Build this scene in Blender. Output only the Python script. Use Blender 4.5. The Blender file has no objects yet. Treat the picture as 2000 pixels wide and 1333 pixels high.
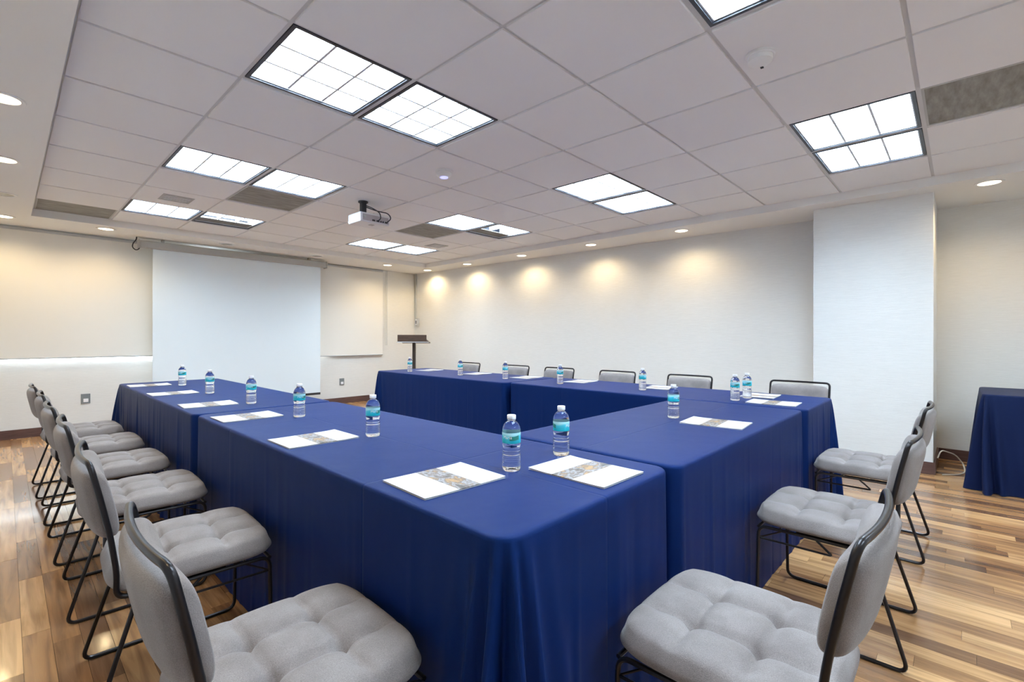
import bpy, bmesh, math, random
from mathutils import Vector, Matrix, noise

scene = bpy.context.scene
C = scene.collection
PI = math.pi

# ------------------------------------------------------------------ camera
CAM_H = 1.135
YAW, ROLL, FPX = 0.816, 0.002, 932.2
cam_d = bpy.data.cameras.new('camera')
cam = bpy.data.objects.new('camera', cam_d)
C.objects.link(cam)
cam_d.sensor_width = 36.0
cam_d.lens = FPX / 2000 * 36
cam_d.shift_y = -7.7 / 2000
cam_d.clip_start = 0.02
cam.matrix_world = (Matrix.Translation((0, 0, CAM_H)) @ Matrix.Rotation(-YAW, 4, 'Z')
                    @ Matrix.Rotation(PI / 2, 4, 'X') @ Matrix.Rotation(ROLL, 4, 'Z'))
scene.camera = cam

# ------------------------------------------------------------------ light and exposure
PANEL_STRENGTH = 33.0          # fluorescent ceiling panels
PANEL_COLOR = (0.70, 0.86, 1.0)
SPOT_POWER = 25.0              # warm soffit downlights
SPOT_COLOR = (1.0, 0.76, 0.42)
DAYLIGHT = 9.0                 # window pane behind the blinds
world = bpy.data.worlds.new('world')
scene.world = world
world.use_nodes = True
world.node_tree.nodes['Background'].inputs[0].default_value = (0.8, 0.9, 1, 1)
world.node_tree.nodes['Background'].inputs[1].default_value = 0.15
vs = scene.view_settings
vs.view_transform = 'Standard'
vs.look = 'None'
vs.gamma = 1.0
vs.use_curve_mapping = False
vs.exposure = 0.2

# ------------------------------------------------------------------ key dimensions (metres, camera above the origin)
TILE = 0.61
GX, GY = 2.3136, 5.268                  # grid index -> metres: (i + GX) * TILE
CEIL = CAM_H + 2.1186 * TILE            # suspended ceiling
SOF = CEIL - 0.08                       # soffit underside
TOP = 0.72                              # table top
def gx(i): return (i + GX) * TILE
def gy(j): return (j + GY) * TILE

# ------------------------------------------------------------------ materials
def mat(name, color=(0.8, 0.8, 0.8), rough=0.5, metal=0.0, spec=0.5, sheen=0.0, coat=0.0):
    m = bpy.data.materials.new(name)
    m.use_nodes = True
    b = m.node_tree.nodes['Principled BSDF']
    b.inputs['Base Color'].default_value = (*color, 1)
    b.inputs['Roughness'].default_value = rough
    b.inputs['Metallic'].default_value = metal
    b.inputs['Specular IOR Level'].default_value = spec
    b.inputs['Sheen Weight'].default_value = sheen
    b.inputs['Coat Weight'].default_value = coat
    return m
def nd(m, t, **kw):
    n = m.node_tree.nodes.new(t)
    for k, v in kw.items(): setattr(n, k, v)
    return n
def ln(m, a, b): m.node_tree.links.new(a, b)
def bsdf(m): return m.node_tree.nodes['Principled BSDF']
def coords(m, kind='Object', scale=(1, 1, 1), rot=(0, 0, 0)):
    tc = nd(m, 'ShaderNodeTexCoord'); mp = nd(m, 'ShaderNodeMapping')
    mp.inputs['Scale'].default_value = scale
    mp.inputs['Rotation'].default_value = rot
    ln(m, tc.outputs[kind], mp.inputs['Vector'])
    return mp.outputs['Vector']
def noise_tex(m, vec, scale, detail=4, rough=0.55):
    n = nd(m, 'ShaderNodeTexNoise')
    n.inputs['Scale'].default_value = scale
    n.inputs['Detail'].default_value = detail
    n.inputs['Roughness'].default_value = rough
    ln(m, vec, n.inputs['Vector'])
    return n.outputs['Fac']
def bump(m, height, strength=0.3, dist=0.01):
    b = nd(m, 'ShaderNodeBump')
    b.inputs['Strength'].default_value = strength
    b.inputs['Distance'].default_value = dist
    ln(m, height, b.inputs['Height'])
    ln(m, b.outputs['Normal'], bsdf(m).inputs['Normal'])
def ramp(m, fac, stops):
    r = nd(m, 'ShaderNodeValToRGB')
    e = r.color_ramp.elements
    while len(e) < len(stops): e.new(0.5)
    for el, (p, c) in zip(e, stops):
        el.position = p; el.color = (*c, 1)
    ln(m, fac, r.inputs['Fac'])
    return r.outputs['Color']
def mixc(m, a, b, fac, mode='MIX'):
    x = nd(m, 'ShaderNodeMix', data_type='RGBA', blend_type=mode)
    for s, v in (('Factor', fac), ('A', a), ('B', b)):
        sock = [i for i in x.inputs if i.name == s and (i.type == 'RGBA' or s == 'Factor' and i.type == 'VALUE')][0]
        if isinstance(v, bpy.types.NodeSocket): ln(m, v, sock)
        elif s == 'Factor': sock.default_value = v
        else: sock.default_value = (*v, 1)
    return [o for o in x.outputs if o.type == 'RGBA'][0]
def math_n(m, op, a, b=None, clamp=False):
    x = nd(m, 'ShaderNodeMath', operation=op, use_clamp=clamp)
    for i, v in enumerate((a, b)):
        if v is None: continue
        if isinstance(v, bpy.types.NodeSocket): ln(m, v, x.inputs[i])
        else: x.inputs[i].default_value = v
    return x.outputs[0]
def setcol(m, sock): ln(m, sock, bsdf(m).inputs['Base Color'])

M = {}
def wall_paper(name, col):
    m = mat(name, col, 0.75, spec=0.3)
    v = coords(m, 'Object', (6, 6, 90))
    n = noise_tex(m, v, 1.6, 5, 0.65)
    c = ramp(m, n, [(0.3, tuple(x * 0.93 for x in col)), (0.7, col)])
    setcol(m, c)
    bump(m, n, 0.35, 0.004)
    return m
M['wallpaper'] = wall_paper('wallpaper_cream_woven', (0.79, 0.79, 0.77))
M['wall_plain'] = mat('wall_paint_white', (0.74, 0.735, 0.70), 0.8, spec=0.2)
M['soffit'] = mat('soffit_paint', (0.84, 0.835, 0.82), 0.85, spec=0.2)
def tile_mat():
    m = mat('ceiling_tile_mineral', (0.70, 0.695, 0.70), 0.9, spec=0.15)
    v = coords(m, 'Object')
    n = noise_tex(m, v, 260, 2, 0.6)
    bump(m, n, 0.15, 0.002)
    o = nd(m, 'ShaderNodeObjectInfo')
    setcol(m, mixc(m, (0.83, 0.825, 0.835), (0.865, 0.86, 0.865), o.outputs['Random']))
    return m
M['tile'] = tile_mat()
M['tbar'] = mat('ceiling_grid_white', (0.66, 0.66, 0.66), 0.6)
def dusty():
    m = mat('dusty_vent', (0.30, 0.29, 0.26), 0.85)
    v = coords(m, 'Object', (3, 14, 3))
    n = noise_tex(m, v, 2.0, 5)
    setcol(m, ramp(m, n, [(0.3, (0.20, 0.19, 0.165)), (0.7, (0.36, 0.35, 0.32))]))
    return m
M['vent'] = dusty()
M['vent_light'] = mat('diffuser_grey', (0.48, 0.48, 0.47), 0.7)
M['black_frame'] = mat('fixture_trim_dark', (0.03, 0.035, 0.05), 0.4)
M['white_metal'] = mat('white_metal', (0.8, 0.8, 0.8), 0.35)
M['pan'] = mat('fixture_pan_white', (0.7, 0.71, 0.73), 0.4)
M['pan_dark'] = mat('fixture_pan_dark', (0.16, 0.15, 0.13), 0.6)
M['blade'] = mat('louver_aluminium', (0.6, 0.62, 0.65), 0.35, metal=0.0)
def emis(name, col, s):
    m = mat(name, (0.8, 0.8, 0.8))
    bsdf(m).inputs['Emission Color'].default_value = (*col, 1)
    bsdf(m).inputs['Emission Strength'].default_value = s
    return m
M['panel'] = emis('fluorescent_panel', PANEL_COLOR, PANEL_STRENGTH)
M['lens'] = emis('downlight_lens_lit', (1.0, 0.84, 0.58), 6.0)
M['lens_off'] = mat('downlight_lens_off', (0.35, 0.35, 0.34), 0.3)
M['daylight'] = emis('window_daylight', (0.85, 0.94, 1.0), DAYLIGHT)
M['window_frame'] = mat('window_frame_white', (0.8, 0.8, 0.8), 0.4)
def wood_floor(name, island):
    m = mat(name, rough=0.2, coat=0.15)
    bsdf(m).inputs['Coat Roughness'].default_value = 0.08
    if island:
        rnd = nd(m, 'ShaderNodeNewGeometry').outputs['Random Per Island']
    else:
        rnd = nd(m, 'ShaderNodeObjectInfo').outputs['Random']
    tc = nd(m, 'ShaderNodeNewGeometry').outputs['Position']
    mp = nd(m, 'ShaderNodeMapping'); mp.inputs['Scale'].default_value = (34, 2.2, 1)
    ln(m, tc, mp.inputs['Vector'])
    off = nd(m, 'ShaderNodeVectorMath', operation='ADD')
    cmb = nd(m, 'ShaderNodeCombineXYZ')
    ln(m, math_n(m, 'MULTIPLY', rnd, 57.0), cmb.inputs['Y'])
    ln(m, mp.outputs['Vector'], off.inputs[0]); ln(m, cmb.outputs[0], off.inputs[1])
    n = nd(m, 'ShaderNodeTexNoise'); n.inputs['Scale'].default_value = 1.0; n.inputs['Detail'].default_value = 6
    n.inputs['Distortion'].default_value = 0.8
    ln(m, off.outputs[0], n.inputs['Vector'])
    base = ramp(m, rnd, [(0.0, (0.15, 0.075, 0.038)), (0.3, (0.28, 0.145, 0.065)), (0.6, (0.41, 0.225, 0.10)), (1.0, (0.56, 0.335, 0.16))])
    grain = ramp(m, n.outputs['Fac'], [(0.32, (0.45, 0.40, 0.38)), (0.62, (1.08, 1.05, 1.0))])
    setcol(m, mixc(m, base, grain, 0.8, 'MULTIPLY'))
    bump(m, n.outputs['Fac'], 0.02, 0.002)
    return m
M['plank'] = wood_floor('floor_wood_plank', False)
M['plank_field'] = wood_floor('floor_wood_field', True)
M['subfloor'] = mat('subfloor_dark', (0.05, 0.03, 0.02), 0.7)
def base_wood():
    m = mat('baseboard_wood', (0.10, 0.05, 0.042), 0.4)
    n = noise_tex(m, coords(m, 'Object', (4, 4, 40)), 2.0, 4)
    setcol(m, ramp(m, n, [(0.3, (0.075, 0.036, 0.03)), (0.7, (0.13, 0.068, 0.056))]))
    return m
M['baseboard'] = base_wood()
def cloth_mat(name, col, sheen, crease):
    m = mat(name, col, 0.5, spec=0.12, sheen=sheen)
    bsdf(m).inputs['Sheen Roughness'].default_value = 0.4
    bsdf(m).inputs['Specular Tint'].default_value = (0.45, 0.6, 1.0, 1)
    bsdf(m).inputs['Sheen Tint'].default_value = (0.22, 0.30, 0.95, 1)
    v = coords(m, 'Object')
    weave = noise_tex(m, v, 700, 2, 0.6)
    soft = noise_tex(m, v, 5, 3, 0.5)
    h = math_n(m, 'ADD', math_n(m, 'MULTIPLY', weave, 0.12), math_n(m, 'MULTIPLY', soft, 1.2))
    if crease:                               # ironed fold lines of the cloth: narrow dents
        sep = nd(m, 'ShaderNodeSeparateXYZ')
        tc = nd(m, 'ShaderNodeTexCoord'); ln(m, tc.outputs['Object'], sep.inputs[0])
        for ax, pos in crease:
            d = math_n(m, 'ABSOLUTE', math_n(m, 'SUBTRACT', sep.outputs[ax], pos))
            k = math_n(m, 'SUBTRACT', 1.0, math_n(m, 'DIVIDE', d, 0.007), clamp=True)
            h = math_n(m, 'SUBTRACT', h, math_n(m, 'MULTIPLY', k, 0.45))
    bump(m, h, 0.35, 0.008)
    return m
NAVY = (0.0032, 0.0165, 0.092)
M['navy_long'] = cloth_mat('navy_tablecloth_long', NAVY, 0.0, [('X', 0.0), ('Y', -0.58), ('Y', 0.58)])
M['navy_wide'] = cloth_mat('navy_tablecloth_wide', NAVY, 0.0, [('Y', 0.0), ('X', 0.42)])
M['navy_dark'] = cloth_mat('navy_tablecloth_dark', (0.008, 0.014, 0.05), 0.0, [])
def velvet():
    m = mat('grey_velvet', (0.25, 0.235, 0.25), 0.85, spec=0.2, sheen=0.22)
    bsdf(m).inputs['Sheen Roughness'].default_value = 0.35
    v = coords(m, 'Object')
    big = noise_tex(m, v, 7, 3)
    fine = noise_tex(m, v, 520, 2, 0.7)
    c = ramp(m, big, [(0.3, (0.205, 0.178, 0.170)), (0.7, (0.295, 0.262, 0.255))])
    setcol(m, mixc(m, c, ramp(m, fine, [(0.3, (0.72, 0.72, 0.72)), (0.7, (1.12, 1.12, 1.12))]), 1.0, 'MULTIPLY'))
    bump(m, fine, 0.5, 0.002)
    return m
M['velvet'] = velvet()
M['tube'] = mat('chair_tube_black', (0.022, 0.02, 0.022), 0.28, metal=0.6)
def plastic_glass():
    m = mat('bottle_clear', (0.97, 0.985, 1.0), 0.02)
    bsdf(m).inputs['Transmission Weight'].default_value = 1.0
    bsdf(m).inputs['IOR'].default_value = 1.33
    return m
M['bottle'] = plastic_glass()
M['cap'] = mat('bottle_cap_white', (0.85, 0.86, 0.9), 0.35)
def label_mat():
    m = mat('bottle_label_teal', rough=0.35)
    sep = nd(m, 'ShaderNodeSeparateXYZ')
    tc = nd(m, 'ShaderNodeTexCoord'); ln(m, tc.outputs['Object'], sep.inputs[0])
    z = math_n(m, 'DIVIDE', math_n(m, 'SUBTRACT', sep.outputs['Z'], 0.086), 0.034)
    ang = math_n(m, 'ARCTAN2', sep.outputs['Y'], sep.outputs['X'])
    wob = math_n(m, 'ADD', z, math_n(m, 'MULTIPLY', math_n(m, 'SINE', math_n(m, 'MULTIPLY', ang, 3.0)), 0.05))
    c = ramp(m, wob, [(0.0, (0.0, 0.30, 0.38)), (0.22, (0.0, 0.42, 0.52)), (0.33, (0.02, 0.40, 0.52)), (0.62, (0.05, 0.50, 0.62)), (0.8, (0.35, 0.68, 0.72)), (1.0, (0.42, 0.72, 0.78))])
    g = math_n(m, 'GREATER_THAN', math_n(m, 'SINE', math_n(m, 'MULTIPLY', ang, 2.0)), 0.45)
    zz = math_n(m, 'MULTIPLY', math_n(m, 'GREATER_THAN', wob, 0.34), math_n(m, 'LESS_THAN', wob, 0.72))
    setcol(m, mixc(m, c, (0.02, 0.20, 0.16), math_n(m, 'MULTIPLY', g, zz)))
    return m
M['label'] = label_mat()
M['lettering'] = mat('label_lettering_white', (0.85, 0.88, 0.9), 0.4)
def folder_mat():
    # local x: 0 (bottom of page) .. along the page, y across
    m = mat('folder_print', (0.82, 0.81, 0.84), 0.45)
    tc = nd(m, 'ShaderNodeTexCoord'); sep = nd(m, 'ShaderNodeSeparateXYZ')
    ln(m, tc.outputs['Object'], sep.inputs[0])
    x, y = sep.outputs['X'], sep.outputs['Y']
    band = math_n(m, 'MULTIPLY', math_n(m, 'GREATER_THAN', x, -0.030), math_n(m, 'LESS_THAN', x, 0.045))
    zed = math_n(m, 'GREATER_THAN', sep.outputs['Z'], 0.0028)
    band = math_n(m, 'MULTIPLY', band, zed)
    v = coords(m, 'Object', (16, 9, 1))
    n = noise_tex(m, v, 1.5, 4, 0.6)
    pic = ramp(m, n, [(0.37, (0.02, 0.017, 0.017)), (0.44, (0.12, 0.085, 0.06)), (0.49, (0.28, 0.28, 0.30)), (0.53, (0.10, 0.065, 0.04)), (0.60, (0.34, 0.19, 0.06))])
    pic = mixc(m, pic, (0.35, 0.34, 0.34), 0.05)
    c = mixc(m, (0.52, 0.515, 0.54), pic, band)
    # small pale violet mark on the upper third of the cover
    lx = math_n(m, 'MULTIPLY', math_n(m, 'GREATER_THAN', x, 0.078), math_n(m, 'LESS_THAN', x, 0.098))
    ly = math_n(m, 'LESS_THAN', math_n(m, 'ABSOLUTE', y), 0.034)
    nn = math_n(m, 'GREATER_THAN', noise_tex(m, coords(m, 'Object', (60, 140, 1)), 1.5, 2), 0.5)
    lg = math_n(m, 'MULTIPLY', math_n(m, 'MULTIPLY', lx, ly), math_n(m, 'MULTIPLY', nn, zed))
    c = mixc(m, c, (0.55, 0.52, 0.68), math_n(m, 'MULTIPLY', lg, 0.7))
    setcol(m, c)
    return m
M['folder'] = folder_mat()
M['paper'] = mat('paper_white', (0.54, 0.54, 0.56), 0.6)
M['screen'] = mat('projection_screen_white', (0.76, 0.83, 0.87), 0.8, spec=0.2)  # cool light on the white fabric is put into the colour as bluish tint
M['screen_case'] = mat('screen_case_greige', (0.42, 0.41, 0.38), 0.45)
M['black'] = mat('matt_black', (0.02, 0.02, 0.024), 0.5)
M['blind'] = mat('roller_blind_fabric', (0.82, 0.81, 0.77), 0.85, spec=0.15)
M['blind_bar'] = mat('blind_bar_grey', (0.50, 0.52, 0.54), 0.4)
def lectern_wood():
    m = mat('lectern_wood_brown', (0.13, 0.08, 0.055), 0.4)
    n = noise_tex(m, coords(m, 'Object', (4, 30, 30)), 2.5, 5)
    setcol(m, ramp(m, n, [(0.3, (0.04, 0.022, 0.014)), (0.7, (0.085, 0.048, 0.03))]))
    return m
M['lectern'] = lectern_wood()
M['post'] = mat('lectern_post_dark', (0.05, 0.04, 0.035), 0.4)
M['grey_plate'] = mat('steel_plate_grey', (0.22, 0.24, 0.25), 0.45, metal=0.3)
M['projector'] = mat('projector_white', (0.75, 0.75, 0.78), 0.4)
M['projector_rear'] = mat('projector_rear_panel', (0.45, 0.40, 0.42), 0.5)
M['cable_cream'] = mat('cable_cream', (0.62, 0.56, 0.46), 0.5)
M['led'] = emis('detector_led_blue', (0.30, 0.32, 1.0), 1.2)

# ------------------------------------------------------------------ mesh helpers
class MB:
    def __init__(s): s.v = []; s.f = []
    def box(s, x0, x1, y0, y1, z0, z1):
        n = len(s.v)
        s.v += [(x0, y0, z0), (x1, y0, z0), (x1, y1, z0), (x0, y1, z0), (x0, y0, z1), (x1, y0, z1), (x1, y1, z1), (x0, y1, z1)]
        s.f += [tuple(n + i for i in q) for q in ((0, 3, 2, 1), (4, 5, 6, 7), (0, 1, 5, 4), (1, 2, 6, 5), (2, 3, 7, 6), (3, 0, 4, 7))]
        return s
    def prism(s, pts, z0, z1):               # counter-clockwise outline in plan
        n, k = len(s.v), len(pts)
        s.v += [(x, y, z0) for x, y in pts] + [(x, y, z1) for x, y in pts]
        s.f += [tuple(n + i for i in reversed(range(k))), tuple(n + k + i for i in range(k))]
        s.f += [(n + i, n + (i + 1) % k, n + k + (i + 1) % k, n + k + i) for i in range(k)]
        return s
    def lathe(s, prof, seg=32, cx=0, cy=0, close=True):
        n = len(s.v)
        for r, z in prof:
            for i in range(seg):
                a = 2 * PI * i / seg
                s.v.append((cx + r * math.cos(a), cy + r * math.sin(a), z))
        for j in range(len(prof) - 1):
            for i in range(seg):
                a, b = n + j * seg + i, n + j * seg + (i + 1) % seg
                s.f.append((a, b, b + seg, a + seg))
        if close:
            s.f.append(tuple(n + i for i in reversed(range(seg))))
            s.f.append(tuple(n + (len(prof) - 1) * seg + i for i in range(seg)))
        return s
    def tube(s, pts, r, seg=8, closed=False):
        pts = [Vector(p) for p in pts]
        k = len(pts); n0 = len(s.v)
        tang = []
        for i in range(k):
            a = pts[(i - 1) % k] if closed or i > 0 else pts[i]
            b = pts[(i + 1) % k] if closed or i < k - 1 else pts[i]
            tang.append((b - a).normalized())
        up = Vector((0, 0, 1)) if abs(tang[0].z) < 0.9 else Vector((1, 0, 0))
        nrm = (up - tang[0] * up.dot(tang[0])).normalized()
        for i in range(k):
            nrm = (nrm - tang[i] * nrm.dot(tang[i])).normalized()
            bi = tang[i].cross(nrm)
            for q in range(seg):
                a = 2 * PI * q / seg
                s.v.append(tuple(pts[i] + nrm * (r * math.cos(a)) + bi * (r * math.sin(a))))
        m = k if closed else k - 1
        for i in range(m):
            for q in range(seg):
                a = n0 + i * seg; b = n0 + ((i + 1) % k) * seg
                s.f.append((a + q, a + (q + 1) % seg, b + (q + 1) % seg, b + q))
        if not closed:
            s.f.append(tuple(n0 + q for q in reversed(range(seg))))
            s.f.append(tuple(n0 + (k - 1) * seg + q for q in range(seg)))
        return s
    def mesh(s, name, m, smooth=False, bevel=0.0):
        me = bpy.data.meshes.new(name)
        me.from_pydata(s.v, [], s.f)
        bm = bmesh.new(); bm.from_mesh(me)
        bmesh.ops.recalc_face_normals(bm, faces=bm.faces)
        if bevel:
            bmesh.ops.bevel(bm, geom=list(bm.edges), offset=bevel, segments=2, profile=0.6, affect='EDGES')
        bm.to_mesh(me); bm.free()
        me.materials.append(m)
        if smooth:
            me.shade_smooth()
            me.set_sharp_from_angle(angle=math.radians(40))
        return me
    def build(s, name, m, parent=None, smooth=False, bevel=0.0):
        o = bpy.data.objects.new(name, s.mesh(name, m, smooth, bevel))
        C.objects.link(o); o.parent = parent
        return o
def ob(name, me, parent=None, loc=(0, 0, 0)):
    o = bpy.data.objects.new(name, me); C.objects.link(o)
    o.parent = parent; o.location = loc
    return o
def thing(name, label, cat, loc=(0, 0, 0), rz=0.0, group=None):
    o = bpy.data.objects.new(name, None); C.objects.link(o)
    o.empty_display_size = 0.05
    o.location = loc; o.rotation_euler = (0, 0, rz)
    return tag(o, label, cat, group)
def tag(o, label, cat, group=None):
    o['label'] = label; o['category'] = cat
    if group: o['group'] = group
    return o
def struct(o, label=None):
    o['kind'] = 'structure'
    if label: o['label'] = label
    return o
def copy_tree(o, parent=None):
    c = o.copy(); C.objects.link(c); c.parent = parent
    for ch in list(o.children): copy_tree(ch, c)
    return c
def fillet(pts, r, seg=5):
    """Round the inner corners of an open polyline."""
    pts = [Vector(p) for p in pts]
    out = [pts[0]]
    for i in range(1, len(pts) - 1):
        p, a, b = pts[i], pts[i - 1], pts[i + 1]
        da, db = (a - p), (b - p)
        rr = min(r, da.length * 0.49, db.length * 0.49)
        s, e = p + da.normalized() * rr, p + db.normalized() * rr
        for k in range(seg + 1):
            t = k / seg
            out.append(s * (1 - t) ** 2 + p * (2 * t * (1 - t)) + e * t * t)
    out.append(pts[-1])
    return out

# ------------------------------------------------------------------ room shell
X_LEFT, Y_NEAR, X_ALC = -0.50, -2.15, 6.04
def far_y(x): return 7.60 + 0.0185 * x          # the screen wall is a touch out of square
def right_x(y): return 5.72 - 0.041 * (y - 1.02)  # so is the right wall
WT = 0.14
# floor slab with planks laid on it
fl = struct(MB().box(X_LEFT - 0.1, X_ALC + 0.1, Y_NEAR - 0.1, 7.95, -0.12, -0.012).build('floor', M['subfloor']), 'glossy brown wood plank floor')
# far wall with window opening behind the blinds
WX0, WX1, WZ0, WZ1 = -0.42, 3.65, 0.835, 2.18
def wall_seg(mb, xa, xb, z0, z1):
    mb.prism([(xa, far_y(xa)), (xb, far_y(xb)), (xb, far_y(xb) + WT), (xa, far_y(xa) + WT)], z0, z1)
mb = MB()
wall_seg(mb, X_LEFT - WT, WX0, 0, SOF + 0.06)
wall_seg(mb, WX1, 5.60, 0, SOF + 0.06)
wall_seg(mb, WX0, WX1, 0, WZ0)
wall_seg(mb, WX0, WX1, WZ1, SOF + 0.06)
struct(mb.build('wall_far', M['wallpaper']), 'cream wall behind the projection screen')
w = struct(MB().build('window_1', M['window_frame']) if False else bpy.data.objects.new('window_1', None), 'wide window hidden behind the roller blinds')
C.objects.link(w)
fr = MB()
for xa, xb, z0, z1 in ((WX0, WX1, WZ0, WZ0 + 0.03), (WX0, WX1, WZ1 - 0.04, WZ1)):
    wy = far_y((xa + xb) / 2)
    fr.prism([(xa, far_y(xa) + 0.06), (xb, far_y(xb) + 0.06), (xb, far_y(xb) + 0.11), (xa, far_y(xa) + 0.11)], z0, z1)
fr.build('window_frame', M['window_frame'], w)
npane = 4
for i in range(npane):
    xa = WX0 + (WX1 - WX0) * i / npane; xb = WX0 + (WX1 - WX0) * (i + 1) / npane
    MB().prism([(xa + 0.004, far_y(xa) + 0.115), (xb - 0.004, far_y(xb) + 0.115), (xb - 0.004, far_y(xb) + 0.125), (xa + 0.004, far_y(xa) + 0.125)], WZ0, WZ1).build('pane', M['daylight'], w)
# right wall, pillar, alcove
struct(MB().prism([(right_x(7.74), 7.74), (right_x(0.9), 0.9), (right_x(0.9) + WT, 0.9), (right_x(7.74) + WT, 7.74)], 0, SOF + 0.06).build('wall_right', M['wallpaper']), 'long cream textured wall on the right')
struct(MB().prism([(5.25, 1.02), (5.285, 0.165), (6.12, 0.165), (6.12, 1.02)], 0, SOF + 0.03).build('wall_pillar', M['wallpaper'], bevel=0.006), 'projecting white wall pillar')
struct(MB().box(X_ALC, X_ALC + WT, Y_NEAR - WT, 0.9, 0, SOF + 0.06).build('wall_alcove', M['wallpaper']), 'recessed cream wall behind the service table')
struct(MB().box(X_LEFT - WT, X_LEFT, Y_NEAR - WT, 7.8, 0, SOF + 0.06).build('wall_left', M['wallpaper']))
struct(MB().box(X_LEFT - WT, X_ALC + WT, Y_NEAR - WT, Y_NEAR, 0, CEIL + 0.1).build('wall_near', M['wallpaper']))
# baseboards
BH, BT = 0.10, 0.014
struct(MB().prism([(X_LEFT, far_y(X_LEFT) - BT), (5.44, far_y(5.44) - BT), (5.44, far_y(5.44)), (X_LEFT, far_y(X_LEFT))], 0, BH).build('baseboard_far', M['baseboard']))
struct(MB().prism([(right_x(7.69) - BT, 7.69), (right_x(1.03) - BT, 1.03), (right_x(1.03), 1.03), (right_x(7.69), 7.69)], 0, BH).build('baseboard_right', M['baseboard']))
struct(MB().prism([(5.25 - BT, 1.03), (5.285 - BT, 0.165 - BT), (X_ALC, 0.165 - BT), (X_ALC, 0.165), (5.285, 0.165), (5.25, 1.03)], 0, BH).build('baseboard_pillar', M['baseboard']))
struct(MB().box(X_ALC - BT, X_ALC, Y_NEAR, 0.15, 0, BH).build('baseboard_alcove', M['baseboard']))
struct(MB().box(X_LEFT, X_LEFT + BT, Y_NEAR, 7.58, 0, BH).build('baseboard_left', M['baseboard']))
# ceiling: white T-bar grid, tiles set in it, soffits round it
CX0, CX1, CY0, CY1 = gx(-2) - 0.01, gx(6) - 0.02, Y_NEAR, 6.82
ceil = MB()
for i in range(-2, 7):
    ceil.box(gx(i) - 0.012, gx(i) + 0.012, CY0, CY1, CEIL, CEIL + 0.03)
for j in range(-8, 7):
    ceil.box(CX0, CX1, gy(j) - 0.012, gy(j) + 0.012, CEIL + 0.0005, CEIL + 0.03)
ceil.box(X_LEFT - WT, X_ALC + WT, Y_NEAR - WT, 7.9, CEIL + 0.22, CEIL + 0.30)
ce = struct(ceil.build('ceiling', M['tbar']), 'suspended ceiling with white square tiles')
FIX = [(i, j) for j in (-8, -5, -2, 1, 4) for i in (-1, 0, 3, 4)]  # row behind the camera is unseen, added to balance the lighting
VENT = [(-2, 5), (0, 2), (3, 2), (3, -6)]
tile_me = {}
for i in range(-2, 6):
    for j in range(-9, 6):
        if (i, j) in FIX or (i, j) in VENT: continue
        x0, x1 = gx(i) + 0.0095, min(gx(i + 1) - 0.0095, CX1 + 0.03)
        y0, y1 = max(gy(j) + 0.0095, Y_NEAR), min(gy(j + 1) - 0.0095, CY1 + 0.03)
        if y1 - y0 < 0.05: continue
        key = (round(x1 - x0, 3), round(y1 - y0, 3))
        if key not in tile_me:
            a, b = key[0] / 2, key[1] / 2
            tile_me[key] = MB().box(-a, a, -b, b, -0.010, 0.012).mesh('ceiling_tile', M['tile'], bevel=0.0025)
        ob('ceiling_tile', tile_me[key], ce, ((x0 + x1) / 2, (y0 + y1) / 2, CEIL))
struct(MB().box(CX1, X_ALC + WT, Y_NEAR, 7.9, SOF, CEIL + 0.05).build('trim_1', M['soffit']), 'dropped soffit along the right wall')
struct(MB().box(CX0, CX1, CY1, 7.9, SOF, CEIL + 0.05).build('trim_2', M['soffit']), 'dropped soffit above the projection screen')
struct(MB().box(X_LEFT - WT, CX0, Y_NEAR, 7.9, SOF, CEIL + 0.05).build('trim_3', M['soffit']), 'dropped soffit along the left side')

# ------------------------------------------------------------------ floor planks (strips along Y)
random.seed(7)
PW = 0.078
def to_px(x, y, z):
    F = x * math.sin(YAW) + y * math.cos(YAW)
    if F < 0.15: return None
    R = x * math.cos(YAW) - y * math.sin(YAW)
    return (1000 + FPX * R / F, 658.8 - FPX * (z - CAM_H) / F, F)
planks = []
x = X_LEFT
while x < X_ALC:
    y = Y_NEAR - random.uniform(0, 0.9)
    while y < 7.9:
        L = random.choice((0.46, 0.6, 0.75, 0.9, 1.05))
        a, b = max(y, Y_NEAR), min(y + L, 7.9)
        if b - a > 0.02: planks.append((x, a, b))
        y += L
    x += PW
def seen(p):
    xx, a, b = p
    best = 0
    for t in (0.1, 0.5, 0.9):
        yy = a + (b - a) * t; xc = xx + PW / 2
        # hidden under the cloth-covered tables
        if 0.72 < xc < 1.42 and 0.7 < yy < 5.3: continue
        if 1.42 <= xc < 3.9 and 0.7 < yy < 1.4: continue
        if 3.15 < xc < 3.85 and 0.7 < yy < 5.1: continue
        if xc > 4.95 and yy < -0.15: continue
        q = to_px(xc, yy, 0)
        if q and -20 < q[0] < 2020 and q[1] < 1360:
            if 1.42 < xc < 3.15 and 1.4 < yy < 4.2: continue
            best = max(best, (b - a) * PW / q[2] ** 3)
    return best
ranked = sorted(planks, key=seen, reverse=True)
pm = {}
fieldmb = MB()
for n, p in enumerate(ranked):
    xx, a, b = p
    dz = random.uniform(-0.0003, 0.0003)
    if n < 300:
        L = round(b - a, 3)
        if L not in pm:
            pm[L] = MB().box(0.0005, PW - 0.0005, 0.0005, L - 0.0005, -0.012, 0.0).mesh('floor_plank', M['plank'])
        ob('floor_plank', pm[L], fl, (xx, a, dz))
    else:
        fieldmb.box(xx + 0.0005, xx + PW - 0.0005, a + 0.0005, b - 0.0005, -0.012, dz)
pf = fieldmb.build('floor_plank_field', M['plank_field'], fl)
pf['kind'] = 'stuff'

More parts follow.
